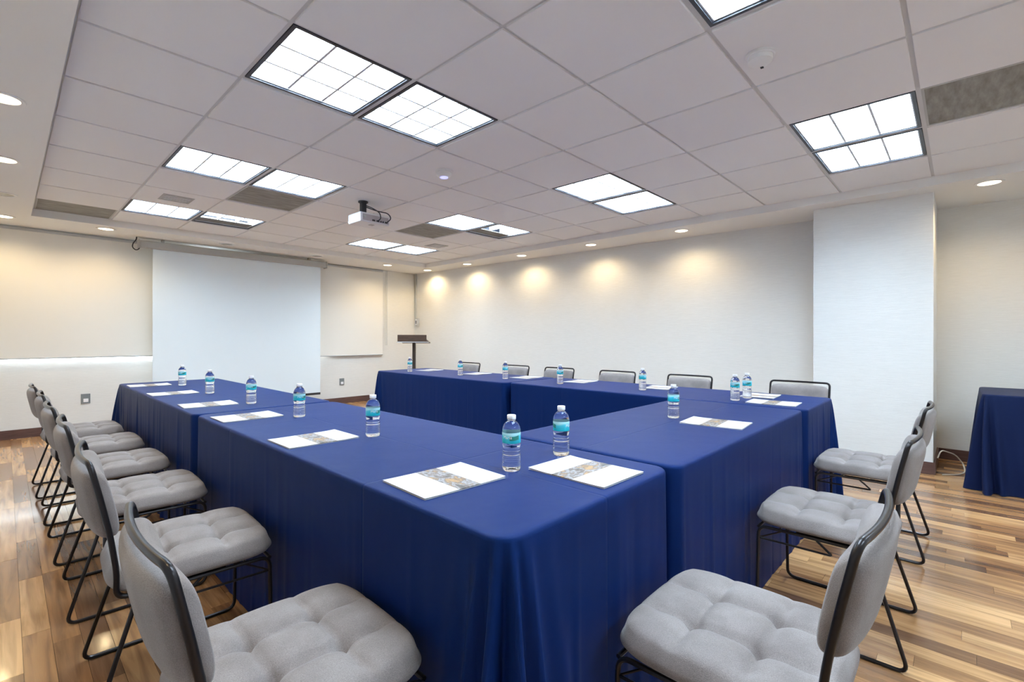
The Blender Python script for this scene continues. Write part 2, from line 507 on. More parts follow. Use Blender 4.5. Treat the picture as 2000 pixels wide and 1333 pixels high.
# ------------------------------------------------------------------ fluorescent ceiling lights
H = TILE / 2 - 0.014
def make_light(partial=False):
    t = thing('ceiling_light', 'x', 'light')
    f = MB()
    f.box(-H, H, -H, -H + 0.016, -0.004, 0.13).box(-H, H, H - 0.016, H, -0.004, 0.13)
    f.box(-H, -H + 0.016, -H + 0.016, H - 0.016, -0.004, 0.13).box(H - 0.016, H, -H + 0.016, H - 0.016, -0.004, 0.13)
    f.build('frame', M['black_frame'], t)
    q = H - 0.017
    MB().box(-q, q, -q, q, 0.131, 0.14).build('housing', M['pan'], t)
    y1 = q if not partial else q * 0.30
    MB().box(-q, q, -q, y1, 0.072, 0.078).build('lamp_panel', M['panel'], t)
    if partial:
        MB().box(-q, q, y1 + 0.004, q, 0.012, 0.018).build('dark_strip', M['pan_dark'], t)  # darker strip across the far side of the fixture
    # white inner rim and a 3 x 3 louver, every blade its own piece
    r = MB()
    r.box(-q, -q + 0.006, -q, q, 0.004, 0.070).box(q - 0.006, q, -q, q, 0.004, 0.070)
    r.box(-q + 0.006, q - 0.006, -q, -q + 0.006, 0.004, 0.070).box(-q + 0.006, q - 0.006, q - 0.006, q, 0.004, 0.070)
    r.build('inner_rim', M['blade'], t)
    for k in (-1, 1):
        p = k * q / 3
        if not partial or p < y1:
            MB().box(-q + 0.007, q - 0.007, p - 0.006, p + 0.006, 0.006, 0.066).build('louver_blade', M['blade'], t)
        MB().box(p - 0.006, p + 0.006, -q + 0.007, (y1 if partial else q) - 0.007, 0.007, 0.065).build('louver_blade', M['blade'], t)
    return t
row_name = {-8: 'in the added row behind the camera', -5: 'in the nearest visible row', -2: 'in the second nearest row', 1: 'in the row above the projector', 4: 'in the row closest to the screen'}
col_name = {-1: 'outer half of left pair', 0: 'inner half of left pair', 3: 'inner half of right pair', 4: 'outer half of right pair'}
lproto, lpart = make_light(), make_light(True)
first = {False: True, True: True}
for i, j in FIX:
    part = (i, j) in ((0, 4), (4, 1))
    pr = lpart if part else lproto
    o = pr if first[part] else copy_tree(pr)
    first[part] = False
    o.location = ((i + 0.5 + GX) * TILE, (j + 0.5 + GY) * TILE, CEIL)
    tag(o, '%s ceiling light panel, %s %s' % ('half-dark' if part else 'louvered', col_name[i], row_name[j]), 'light', 'fluorescent ceiling panels')

# dusty return-air panels and small diffusers
vl = {(-2, 5): 'dusty grey air-return panel in the far left ceiling corner', (0, 2): 'dusty grey air-return panel left of the projector',
      (3, 2): 'dusty grey air-return panel right of the projector', (3, -6): 'dusty grey air-return panel at the right edge of the ceiling'}
for (i, j) in VENT:
    y1 = min(gy(j + 1) - 0.01, CY1)
    y0 = gy(j) + 0.01
    t = thing('ceiling_vent', vl[(i, j)], 'vent', ((gx(i) + gx(i + 1)) / 2, (y0 + y1) / 2, CEIL), 0, 'dusty air-return panels')
    a, b = TILE / 2 - 0.010, (y1 - y0) / 2
    MB().box(-a + 0.012, a - 0.012, -b + 0.012, b - 0.012, -0.002, 0.012).build('grille', M['vent'], t)
    MB().box(-a, a, -b, -b + 0.012, -0.004, 0.01).box(-a, a, b - 0.012, b, -0.004, 0.01).box(-a, -a + 0.012, -b + 0.012, b - 0.012, -0.004, 0.01).box(a - 0.012, a, -b + 0.012, b - 0.012, -0.004, 0.01).build('frame', M['vent_light'], t)
for (fx, fy), lb in (((-0.52, 3.46), 'small grey square diffuser in the left ceiling near the screen'), ((4.5, 3.54), 'small grey square diffuser in the right ceiling near the far corner')):
    t = thing('ceiling_diffuser', lb, 'vent', (gx(fx), gy(fy), CEIL - 0.010), 0, 'small ceiling diffusers')
    MB().box(-0.12, 0.12, -0.12, 0.12, -0.004, 0.0).build('plate', M['vent_light'], t)
    for k in range(5):
        MB().box(-0.10, 0.10, -0.09 + k * 0.042, -0.078 + k * 0.042, -0.010, -0.004).build('slat', M['tbar'], t)
# smoke detectors
def detector(x, y, label, led, r):
    t = thing('smoke_detector', label, 'detector', (x, y, CEIL - 0.010), 0, 'ceiling detectors')
    MB().lathe([(r, 0.0), (r, -0.012), (r * 0.93, -0.016)], 40).build('base', M['white_metal'], t, True)
    MB().lathe([(r * 0.86, -0.016), (r * 0.84, -0.034), (r * 0.6, -0.046), (r * 0.02, -0.050)], 40).build('dome', M['white_metal'], t, True)
    if led: MB().lathe([(0.030, -0.0475), (0.030, -0.0525), (0.004, -0.054)], 24).build('indicator', M['led'], t, True)
    else: MB().box(0.02, 0.032, -0.006, 0.006, -0.0515, -0.046).build('indicator', M['black'], t)
detector(2.325, 2.913, 'round white ceiling detector with a bluish light in the middle', True, 0.068)
detector(2.341, 0.663, 'round white smoke detector near the top right of the ceiling', False, 0.060)

# ------------------------------------------------------------------ soffit downlights
ring_me = MB().lathe([(0.066, -0.001), (0.068, -0.006), (0.085, -0.006), (0.089, -0.001), (0.089, 0.0)], 40, close=False).mesh('trim_ring', M['white_metal'], True)
lens_on = MB().lathe([(0.066, 0.0), (0.063, -0.004), (0.01, -0.006)], 32).mesh('lens', M['lens'], True)
lens_off = MB().lathe([(0.066, 0.0), (0.063, -0.003), (0.01, -0.004)], 32).mesh('lens', M['lens_off'], True)
spot_d = bpy.data.lights.new('downlight_beam', 'SPOT')
spot_d.energy = SPOT_POWER; spot_d.color = SPOT_COLOR
spot_d.spot_size = math.radians(158); spot_d.spot_blend = 0.7; spot_d.shadow_soft_size = 0.04
def downlight(x, y, lit, label):
    t = thing('downlight', label, 'downlight', (x, y, SOF), 0, 'round soffit downlights')
    ob('trim_ring', ring_me, t)
    ob('lens', lens_on if lit else lens_off, t)
    if lit:
        l = bpy.data.objects.new('downlight_beam', spot_d); C.objects.link(l)
        l.parent = t; l.location = (0, 0, -0.012)
ords = ['first', 'second', 'third', 'fourth', 'fifth', 'sixth', 'seventh', 'eighth']
ri = 0
for k, (y, lit) in enumerate([(7.05, 1), (5.97, 1), (4.75, 1), (3.53, 1), (2.31, 1), (1.08, 0), (-0.159, 1), (-1.38, 1)]):  # the last one is out of view, added for the room's light
    if k == 5: continue
    lb = {6: 'glowing round downlight above the service table alcove', 7: 'added unseen round downlight over the near end of the alcove'}.get(k, 'glowing warm round downlight, %s from the far corner along the right soffit' % ords[k])
    downlight(5.256, y, lit, lb)
for x, y, lit, lb in [(4.427, 7.05, 1, 'glowing warm downlight right of the projection screen above the lectern'), (3.21, 7.03, 0, 'unlit round downlight above the right end of the screen'),
                      (1.994, 7.01, 0, 'unlit round downlight above the middle of the screen'), (0.781, 7.02, 1, 'glowing warm downlight just left of the projection screen')]:
    downlight(x, y, lit, lb)
for y, lit, lb in [(7.045, 1, 'glowing downlight in the far left soffit corner'), (5.95, 0, 'unlit downlight in the left soffit'), (4.78, 1, 'glowing downlight in the left soffit, second nearest in view'),
                   (3.55, 1, 'largest glowing downlight at the left edge of the photo'), (2.33, 1, 'added glowing downlight in the left soffit just out of frame'), (1.1, 1, 'added unseen glowing downlight in the left soffit beside the near chairs')]:  # nearest two are out of view, added to warm the left chairs
    downlight(-0.01, y, lit, lb)

# ------------------------------------------------------------------ projection screen, blinds
t = thing('projection_screen', 'white pull-down projection screen hanging in front of the far wall', 'screen', (0, 0, 0))
SY = 7.33
MB().box(1.13, 3.47, SY - 0.05, SY + 0.05, 2.222, 2.312).build('case', M['screen_case'], t, bevel=0.012)
for xx in (1.115, 3.47):
    MB().box(xx, xx + 0.016, SY - 0.055, SY + 0.055, 2.215, 2.318).build('end_cap', M['screen_case'], t, bevel=0.003)
for xx in (1.35, 3.2):
    MB().box(xx, xx + 0.03, SY - 0.02, SY + 0.02, 2.312, SOF).build('bracket', M['screen_case'], t)
MB().box(1.262, 3.398, SY - 0.002, SY + 0.001, 0.262, 2.23).build('fabric', M['screen'], t)
MB().box(1.262, 3.398, SY - 0.010, SY + 0.009, 0.228, 0.262).build('bottom_bar', M['black'], t, bevel=0.003)
pts = [(1.10, SY - 0.02, SOF), (1.095, SY - 0.03, 2.31), (1.06, SY - 0.04, 2.26), (1.055, SY - 0.04, 2.21), (1.09, SY - 0.04, 2.18), (1.12, SY - 0.03, 2.20), (1.13, SY - 0.02, 2.225)]
MB().tube(fillet(pts, 0.03), 0.006, 8).build('power_cord', M['black'], t, True)
def blind(x0, x1, zb, label):
    t = thing('roller_blind', label, 'blind', (0, 0, 0), 0, 'roller blinds on the far wall')
    y0, y1 = far_y(x0) - 0.045, far_y(x1) - 0.045
    MB().prism([(x0, y0), (x1, y1), (x1, y1 + 0.002), (x0, y0 + 0.002)], zb, 2.34).build('fabric', M['blind'], t)
    MB().tube([(x0, y0, zb), (x1, y1, zb)], 0.009, 10).build('bottom_bar', M['blind_bar'], t, True)
    MB().tube([(x0, y0 + 0.012, 2.322), (x1, y1 + 0.012, 2.322)], 0.022, 12).build('roller', M['blind_bar'], t, True)
    return t
blind(-0.46, 1.9, 0.885, 'cream roller blind left of the projection screen')
tb = blind(1.95, 4.70, 0.815, 'cream roller blind right of the projection screen')
MB().tube([(4.79, far_y(4.79) - 0.04, 2.34), (4.79, far_y(4.79) - 0.04, 0.98)], 0.005, 6).tube([(4.765, far_y(4.79) - 0.04, 2.34), (4.765, far_y(4.79) - 0.04, 0.98)], 0.003, 6).build('pull_chain', M['blind_bar'], tb, True)

# wall plates
def outlet(loc, rz, label, w=0.085, h=0.115, mats=('grey_plate', 'cap')):
    t = thing('wall_outlet', label, 'outlet', loc, rz, 'wall outlets')
    MB().box(-w / 2, w / 2, -0.009, 0.0, -h / 2, h / 2).build('plate', M[mats[0]], t, bevel=0.003)
    MB().box(-w * 0.25, w * 0.28, -0.013, -0.009, -h * 0.36, 0.0).build('socket', M[mats[1]], t, bevel=0.001)
outlet((0.664, far_y(0.664), 0.39), 0.0185, 'grey wall outlet near the floor behind the left chairs')
outlet((3.931, far_y(3.931), 0.369), 0.0185, 'grey wall outlet right of the projection screen')
t = thing('wall_control', 'small grey control box with dark switch near the far right corner', 'switch', (right_x(7.62), 7.62, 1.416), -PI / 2 - 0.041)
MB().box(-0.05, 0.05, -0.03, 0.0, -0.075, 0.075).build('plate', M['blind_bar'], t, bevel=0.004)
MB().box(-0.032, 0.032, -0.034, -0.030, -0.05, 0.055).build('face', M['cap'], t, bevel=0.001)
MB().box(-0.012, 0.012, -0.040, -0.034, -0.03, 0.035).build('rocker', M['black'], t, bevel=0.001)
tag(MB().box(right_x(7.66) - 0.028, right_x(7.66) + 0.002, 7.64, 7.67, 1.49, SOF).build('wall_conduit', M['blind_bar']), 'thin vertical conduit running up the far right corner', 'conduit')
MBc = MB().tube(fillet([(5.345, 0.14, 0.13), (5.35, 0.12, 0.20), (5.50, 0.03, 0.15), (5.56, -0.02, 0.06), (5.50, -0.03, 0.008), (5.38, 0.02, 0.006), (5.30, 0.11, 0.006)], 0.09, 8), 0.005, 8)
tag(MBc.build('power_cable', M['cable_cream'], None, True), 'cream cable looping at the foot of the pillar', 'cable')

# ------------------------------------------------------------------ lectern and projector
t = thing('lectern', 'brown wooden lectern on a dark post in the far right corner', 'lectern', (4.46, 6.33, 0), -YAW + 0.0)
MB().box(-0.22, 0.22, -0.18, 0.18, 0, 0.025).build('base', M['post'], t, bevel=0.004)
MB().box(-0.024, 0.024, -0.024, 0.024, 0.025, 1.05).build('post', M['post'], t, bevel=0.003)
MB().box(-0.225, 0.225, -0.17, -0.15, 1.06, 1.166).build('front_panel', M['lectern'], t, bevel=0.002)
mb = MB()
n = len(mb.v)
mb.prism([(-0.225, -0.15), (0.225, -0.15), (0.225, 0.19), (-0.225, 0.19)], 1.08, 1.095)
for k in (2, 3, 6, 7):
    a = mb.v[k]; mb.v[k] = (a[0], a[1], a[2] - 0.05)
mb.build('desk', M['lectern'], t)
MB().box(-0.238, 0.238, -0.185, 0.0, 1.046, 1.058).build('lip', M['blind_bar'], t, bevel=0.002)

t = thing('ceiling_projector', 'white projector hanging from the ceiling on a black mount', 'projector', (2.326, 4.128, CEIL - 0.010))
MB().lathe([(0.045, 0.0), (0.045, -0.012)], 24).build('mount_plate', M['black'], t, True)
MB().box(-0.024, 0.024, -0.022, 0.022, -0.125, -0.012).build('mount_post', M['black'], t, bevel=0.004)
body = MB().box(-0.09, 0.22, -0.11, 0.12, -0.215, -0.125).build('body', M['projector'], t, bevel=0.012)
MB().box(-0.065, 0.205, -0.1125, -0.108, -0.200, -0.142).build('rear_panel', M['projector_rear'], t, bevel=0.001)
for xx, w_ in ((0.03, 0.03), (0.075, 0.03), (0.115, 0.014), (0.138, 0.014), (0.165, 0.026)):
    MB().box(xx, xx + w_, -0.1155, -0.112, -0.196, -0.182).build('port', M['black'], t)
MB().lathe([(0.014, 0), (0.014, 0.004)], 16).build('speaker_grille', M['vent_light'], t, True).matrix_basis = Matrix.Translation((-0.045, -0.1125, -0.165)) @ Matrix.Rotation(PI / 2, 4, 'X')
MB().lathe([(0.032, 0), (0.032, 0.02), (0.024, 0.03)], 24).build('lens', M['black'], t, True).matrix_basis = Matrix.Translation((0.14, 0.118, -0.17)) @ Matrix.Rotation(-PI / 2, 4, 'X')
MB().box(0.05, 0.09, -0.05, -0.01, -0.219, -0.214).build('foot', M['vent_light'], t)
MB().tube(fillet([(0.02, -0.02, -0.04), (0.06, -0.06, -0.06), (0.10, -0.13, -0.11), (0.10, -0.15, -0.17), (0.085, -0.118, -0.19)], 0.05), 0.005, 6).build('cable', M['black'], t, True)
MB().tube(fillet([(0.02, -0.01, -0.05), (0.10, -0.09, -0.09), (0.19, -0.13, -0.10), (0.215, -0.15, -0.15), (0.18, -0.117, -0.19)], 0.05), 0.005, 6).build('cable', M['black'], t, True)

# ------------------------------------------------------------------ cloth-covered tables
def make_cloth(label, x0, x1, y0, y1, m, amps, corners, seed, flare=0.006, r=0.045, cat_group='navy cloths on the meeting tables'):
    """amps: fold size on the sides (-y, +x, +y, -x); corners: size of the corner cones (SW, SE, NE, NW)."""
    rnd = random.Random(seed)
    hx, hy = (x1 - x0) / 2, (y1 - y0) / 2
    per = []                                # (px, py, nx, ny, arc, side amplitude, corner bulge)
    arc = 0.0
    step = 0.011
    cent = [(hx - r, -hy + r), (hx - r, hy - r), (-hx + r, hy - r), (-hx + r, -hy + r)]
    sides = [((-hx + r, -hy), (hx - r, -hy), (0, -1)), ((hx, -hy + r), (hx, hy - r), (1, 0)), ((hx - r, hy), (-hx + r, hy), (0, 1)), ((-hx, hy - r), (-hx, -hy + r), (-1, 0))]
    cs = [corners[1], corners[2], corners[3], corners[0]]
    for k in range(4):
        (ax, ay), (bx, by), (nx, ny) = sides[k]
        L = math.hypot(bx - ax, by - ay); n = int(L / step)
        prev_c, next_c = cs[k - 1], cs[k]
        for i in range(n):
            t = i / n
            d0, d1 = t * L, (1 - t) * L
            cb = prev_c * math.exp(-(d0 / 0.13) ** 2) + next_c * math.exp(-(d1 / 0.13) ** 2)
            per.append((ax + (bx - ax) * t, ay + (by - ay) * t, nx, ny, arc + d0, amps[k], cb))
        arc += L
        cxx, cyy = cent[k]; a0 = -PI / 2 + k * PI / 2
        for i in range(22):
            a = a0 + PI / 2 * i / 22
            w_ = i / 22
            per.append((cxx + r * math.cos(a), cyy + r * math.sin(a), math.cos(a), math.sin(a), arc + r * PI / 2 * w_, amps[k] * (1 - w_) + amps[(k + 1) % 4] * w_, cs[k]))
        arc += r * PI / 2
    acc = 0.0; carcs = []
    for k in range(4):
        (ax, ay), (bx, by), _n = sides[k]
        acc += math.hypot(bx - ax, by - ay)
        carcs.append((acc + r * PI / 4, cs[k])); acc += r * PI / 2
    ridges = []
    s = 0.0
    while s < arc:
        s += rnd.uniform(0.035, 0.15)
        ridges.append((s, rnd.uniform(0.009, 0.028), rnd.uniform(-0.6, 1.0), rnd.uniform(0.3, 1.4)))
    n = len(per)
    prof = [(0.030, 0.0), (0.012, 0.0), (0.006, -0.0015), (0.002, -0.005), (0.0, -0.012)]
    rows = 22
    v, f = [], []
    for ins, dz in prof:
        for p in per:
            v.append((p[0] - p[2] * ins, p[1] - p[3] * ins, TOP + dz))
    for j in range(1, rows + 1):
        t = j / rows
        z = TOP - 0.012 - (TOP - 0.012 - 0.003) * t
        for p in per:
            s = p[4]; o = 0.0
            for rs, rw, ra, rp in ridges:
                d = s - rs
                if abs(d) < rw * 3.2: o += ra * math.exp(-(d / rw) ** 2) * t ** rp
            off = flare * t + p[5] * o
            for q_, (sc, big) in enumerate(carcs):
                if big <= 0: continue
                d = (s - sc + arc / 2) % arc - arc / 2
                if abs(d) > 0.30: continue
                sp = 1.0 + 0.9 * t               # ridges spread as they fall
                for c0, w0, a0_ in ((-0.075, 0.020, 0.55), (-0.022, 0.011, 0.9), (0.020, 0.010, 1.0), (0.068, 0.022, 0.6), (0.0, 0.08, 0.45), (-0.15, 0.03, 0.18), (0.16, 0.03, 0.2), (-0.047, 0.012, -0.5), (-0.001, 0.009, -0.5), (0.044, 0.012, -0.5)):
                    off += big * a0_ * t ** 0.75 * math.exp(-((d - c0 * sp * 0.75) / (w0 * (0.8 + 0.4 * t))) ** 2)
            # sway in the plane of the skirt
            sw = 0.012 * t * noise.noise(Vector((s * 5, t * 1.5, seed)))
            v.append((p[0] + p[2] * off - p[3] * sw, p[1] + p[3] * off + p[2] * sw, z))
    R = len(prof) + rows
    for j in range(R - 1):
        for i in range(n):
            a, b = j * n + i, j * n + (i + 1) % n
            f.append((a, a + n, b + n, b))
    f.append(tuple(range(n)))
    me = bpy.data.meshes.new('tablecloth')
    me.from_pydata(v, [], f)
    bm = bmesh.new(); bm.from_mesh(me); bmesh.ops.recalc_face_normals(bm, faces=bm.faces); bm.to_mesh(me); bm.free()
    me.materials.append(m); me.shade_smooth()
    o = ob('tablecloth', me, None, ((x0 + x1) / 2, (y0 + y1) / 2, 0))
    return tag(o, label, 'tablecloth', cat_group)
make_cloth('navy cloth over the long table in the left foreground', 0.69, 1.455, 0.668, 2.940, M['navy_long'], (0.011, 0.0, 0.002, 0.005), (0.085, 0.004, 0.0, 0.004), 1, flare=0.003, r=0.06)
make_cloth('navy cloth over the far table of the left row, by the screen', 0.682, 1.452, 2.962, 5.365, M['navy_long'], (0.0, 0.008, 0.014, 0.016), (0.004, 0.0, 0.07, 0.07), 2, flare=0.003)
make_cloth('navy cloth over the short table joining the two rows in front', 1.472, 3.128, 0.655, 1.410, M['navy_wide'], (0.009, 0.0, 0.006, 0.0), (0.004, 0.004, 0.0, 0.0), 3, flare=0.003)
make_cloth('navy cloth over the near table of the back row, by the pillar', 3.150, 3.905, 0.642, 3.000, M['navy_long'], (0.020, 0.008, 0.0, 0.005), (0.004, 0.055, 0.0, 0.004), 4, flare=0.003)
make_cloth('navy cloth over the far table of the back row, by the lectern', 3.110, 3.868, 3.024, 5.19, M['navy_long'], (0.0, 0.008, 0.012, 0.005), (0.004, 0.0, 0.05, 0.06), 5, flare=0.003)
make_cloth('dark navy cloth on the service table in the right alcove', 4.945, 5.70, -1.95, -0.112, M['navy_dark'], (0.012, 0.012, 0.018, 0.012), (0.05, 0.05, 0.05, 0.075), 6, cat_group='service table cloth')

# ------------------------------------------------------------------ chairs (local +x is the front)
def make_chair():
    t = thing('dining_chair', 'x', 'chair')
    # tufted seat cushion
    HX, HY, Z0, ZT = 0.225, 0.226, 0.384, 0.444
    cx0 = 0.031
    N = 45
    def outline(u, w):                       # square -> rounded square
        p = 5.0
        m_ = max(abs(u), abs(w))
        if m_ < 1e-6: return 0, 0
        k = m_ / (abs(u) ** p + abs(w) ** p) ** (1 / p)
        bl = m_ ** 3
        return u * (1 - bl + bl * k), w * (1 - bl + bl * k)
    v, f = [], []
    def ztop(u, w):
        m_ = max(abs(u), abs(w))
        edge = 1 - m_
        prof = (1 - (1 - min(edge / 0.16, 1)) ** 2.4) ** 0.5
        z = Z0 + 0.026 + (ZT - Z0 - 0.026) * prof
        dome = 0.012 * (1 - m_ ** 2)
        cr = 0.0
        du, dw = min(abs(u - 0.34), abs(u + 0.34)), min(abs(w - 0.34), abs(w + 0.34))
        fade = min(1, edge / 0.28)
        cr += 0.0075 * (math.exp(-(du / 0.035) ** 2) + math.exp(-(dw / 0.035) ** 2)) * fade
        cr += 0.006 * (math.exp(-(du / 0.13) ** 2) + math.exp(-(dw / 0.13) ** 2)) * fade
        db = math.hypot(du, dw)
        cr += 0.012 * math.exp(-(db / 0.075) ** 2)
        return z + dome - cr * 1.35
    for a in range(N):
        for b in range(N):
            u, w = -1 + 2 * a / (N - 1), -1 + 2 * b / (N - 1)
            # denser sampling towards the rim
            u = math.copysign(abs(u) ** 0.85, u); w = math.copysign(abs(w) ** 0.85, w)
            ou, ow = outline(u, w)
            v.append((cx0 + HX * ou, HY * ow, ztop(u, w)))
    for a in range(N - 1):
        for b in range(N - 1):
            q = a * N + b
            f.append((q, q + N, q + N + 1, q + 1))
    rim = [a * N for a in range(N)] + [(N - 1) * N + b for b in range(1, N)] + [a * N + N - 1 for a in range(N - 2, -1, -1)] + [b for b in range(N - 2, 0, -1)]
    prev = rim
    for ins, z in ((-0.006, Z0 + 0.014), (0.002, Z0 + 0.003), (0.018, Z0)):
        cur = []
        for q in rim:
            x_, y_, _ = v[q]
            k = 1 - ins / 0.23
            cur.append(len(v)); v.append((cx0 + (x_ - cx0) * k, y_ * k, z))
        for i in range(len(rim)):
            j = (i + 1) % len(rim)
            f.append((prev[i], cur[i], cur[j], prev[j]))
        prev = cur
    f.append(tuple(prev))
    mb = MB(); mb.v, mb.f = v, f
    me = mb.mesh('seat', M['velvet']); me.shade_smooth()
    ob('seat', me, t)
    # curved back pad
    ZB, ZP, TH = 0.545, 0.752, 0.035
    def back_x(y, z):
        return -0.178 - 0.060 * max(0.0, (z - 0.46) / 0.32) ** 1.2 - 0.020 * (1 - (y / 0.21) ** 2)
    v, f = [], []
    A, Bn = 26, 20
    W = 0.200
    ring_n = 2 * Bn
    zc, hz = (ZB + ZP) / 2, (ZP - ZB) / 2
    # cross-section loops across the width: superellipse in (thickness, height)
    for a in range(A + 1):
        s = -1 + 2 * a / A
        s = math.sin(s * PI / 2) * 0.35 + s * 0.65
        endk = max(0.0, 1 - abs(s) ** 9) ** 0.5
        hk = 0.80 + 0.20 * endk if abs(s) < 0.999 else 0.80
        tk = 0.62 + 0.38 * max(0.0, 1 - abs(s) ** 4) ** 0.5
        y_ = W * s
        for b in range(ring_n):
            an = 2 * PI * b / ring_n
            ca, sa = math.cos(an), math.sin(an)
            px_ = math.copysign(abs(ca) ** 0.75, ca) * TH * tk
            pz_ = math.copysign(abs(sa) ** 0.45, sa) * hz * hk
            z_ = zc + pz_
            v.append((back_x(y_, z_) + px_ + 0.004, y_, z_))
    for a in range(A):
        for b in range(ring_n):
            q = a * ring_n
            f.append((q + b, q + (b + 1) % ring_n, q + ring_n + (b + 1) % ring_n, q + ring_n + b))
    f.append(tuple(range(ring_n))); f.append(tuple(A * ring_n + b for b in range(ring_n)))
    mb = MB(); mb.v, mb.f = v, f
    me = mb.mesh('backrest', M['velvet']); me.shade_smooth()
    ob('backrest', me, t)
    # back tube: under the seat, up past the pad, over the top
    half = [(0.10, 0.200, 0.372), (-0.180, 0.200, 0.372), (-0.178, 0.208, 0.45), (back_x(0.21, 0.56), 0.210, 0.56), (back_x(0.21, 0.66), 0.210, 0.66), (back_x(0.21, 0.776), 0.210, 0.776)]
    top = [(back_x(y_, 0.776), y_, 0.776) for y_ in (0.15, 0.10, 0.05, 0.0, -0.05, -0.10, -0.15)]
    pts = half + top + [(a, -b, c) for a, b, c in reversed(half)]
    MB().tube(fillet(pts, 0.032, 6), 0.0078, 10).build('back_frame', M['tube'], t, True)
    # side frames: rail, raked rear leg, floor runner, front leg
    for sy in (1, -1):
        loop = [(0.05, 0.212, 0.372), (-0.130, 0.214, 0.372), (-0.240, 0.236, 0.007), (0.232, 0.236, 0.007), (0.232, 0.214, 0.372), (0.05, 0.212, 0.372)]
        MB().tube([(p.x, p.y * sy, p.z) for p in fillet(loop, 0.035, 6)[:-1]], 0.0066, 8, closed=True).build('side_frame', M['tube'], t, True)
        low = [(0.229, 0.216 * sy, 0.325), (-0.02, 0.214 * sy, 0.325), (0.03, 0.213 * sy, 0.368)]
        MB().tube(fillet(low, 0.008, 3), 0.0042, 6).build('lower_rod', M['tube'], t, True)
    for xx in (-0.10, -0.02, 0.07, 0.16):
        MB().tube([(xx, -0.212, 0.370), (xx, 0.212, 0.370)], 0.0040, 6).build('cross_rod', M['tube'], t, True)
    MB().tube([(0.232, -0.214, 0.368), (0.232, 0.214, 0.368)], 0.0060, 8).build('front_rail', M['tube'], t, True)
    MB().tube([(0.229, -0.214, 0.325), (0.06, 0.0, 0.366), (0.229, 0.214, 0.325)], 0.0035, 6).build('brace', M['tube'], t, True)
    return t
chair0 = make_chair()
used = [False]
def chair(x, y, rz, label, group):
    o = copy_tree(chair0) if used[0] else chair0
    used[0] = True
    o.location = (x, y, 0); o.rotation_euler = (0, 0, rz)
    tag(o, label, 'chair', group)
R = math.radians
L_ = ['grey tufted chair in the left foreground, nearest of the left row', 'second nearest grey tufted chair of the left row', 'third nearest grey tufted chair of the left row',
      'fourth nearest grey tufted chair of the left row', 'grey tufted chair of the left row, second from the far end', 'farthest grey tufted chair of the left row, by the screen wall']
for k, (y, x, a) in enumerate([(1.095, 0.419, -1.5), (1.975, 0.412, -3), (2.77, 0.413, -2), (3.47, 0.402, 0), (4.19, 0.400, -1), (4.895, 0.382, 0.5)]):
    chair(x, y, R(a), L_[k], 'chairs on the left side')
for k, (x, y, a) in enumerate([(1.225, 0.366, 90), (2.315, 0.366, 90), (3.37, 0.366, 90)]):
    chair(x, y, R(a), ['grey tufted chair in the right foreground, nearest of the front row', 'middle grey tufted chair of the front row on the right', 'grey tufted chair of the front row nearest the pillar'][k], 'chairs on the front side')
B_ = ['chair behind the back row nearest the lectern, its backrest behind a bottle', 'second chair from the lectern behind the back row', 'third chair from the lectern behind the back row',
      'fourth chair from the lectern behind the back row', 'fifth chair from the lectern behind the back row', 'chair behind the back row nearest the pillar, standing apart']
for k, (y, a) in enumerate([(4.96, 0), (4.076, 0), (3.40, 0), (2.633, 0), (1.861, 0), (0.956, 0)]):
    chair(4.184, y, PI + R(a), 'grey ' + B_[k], 'chairs on the far side')

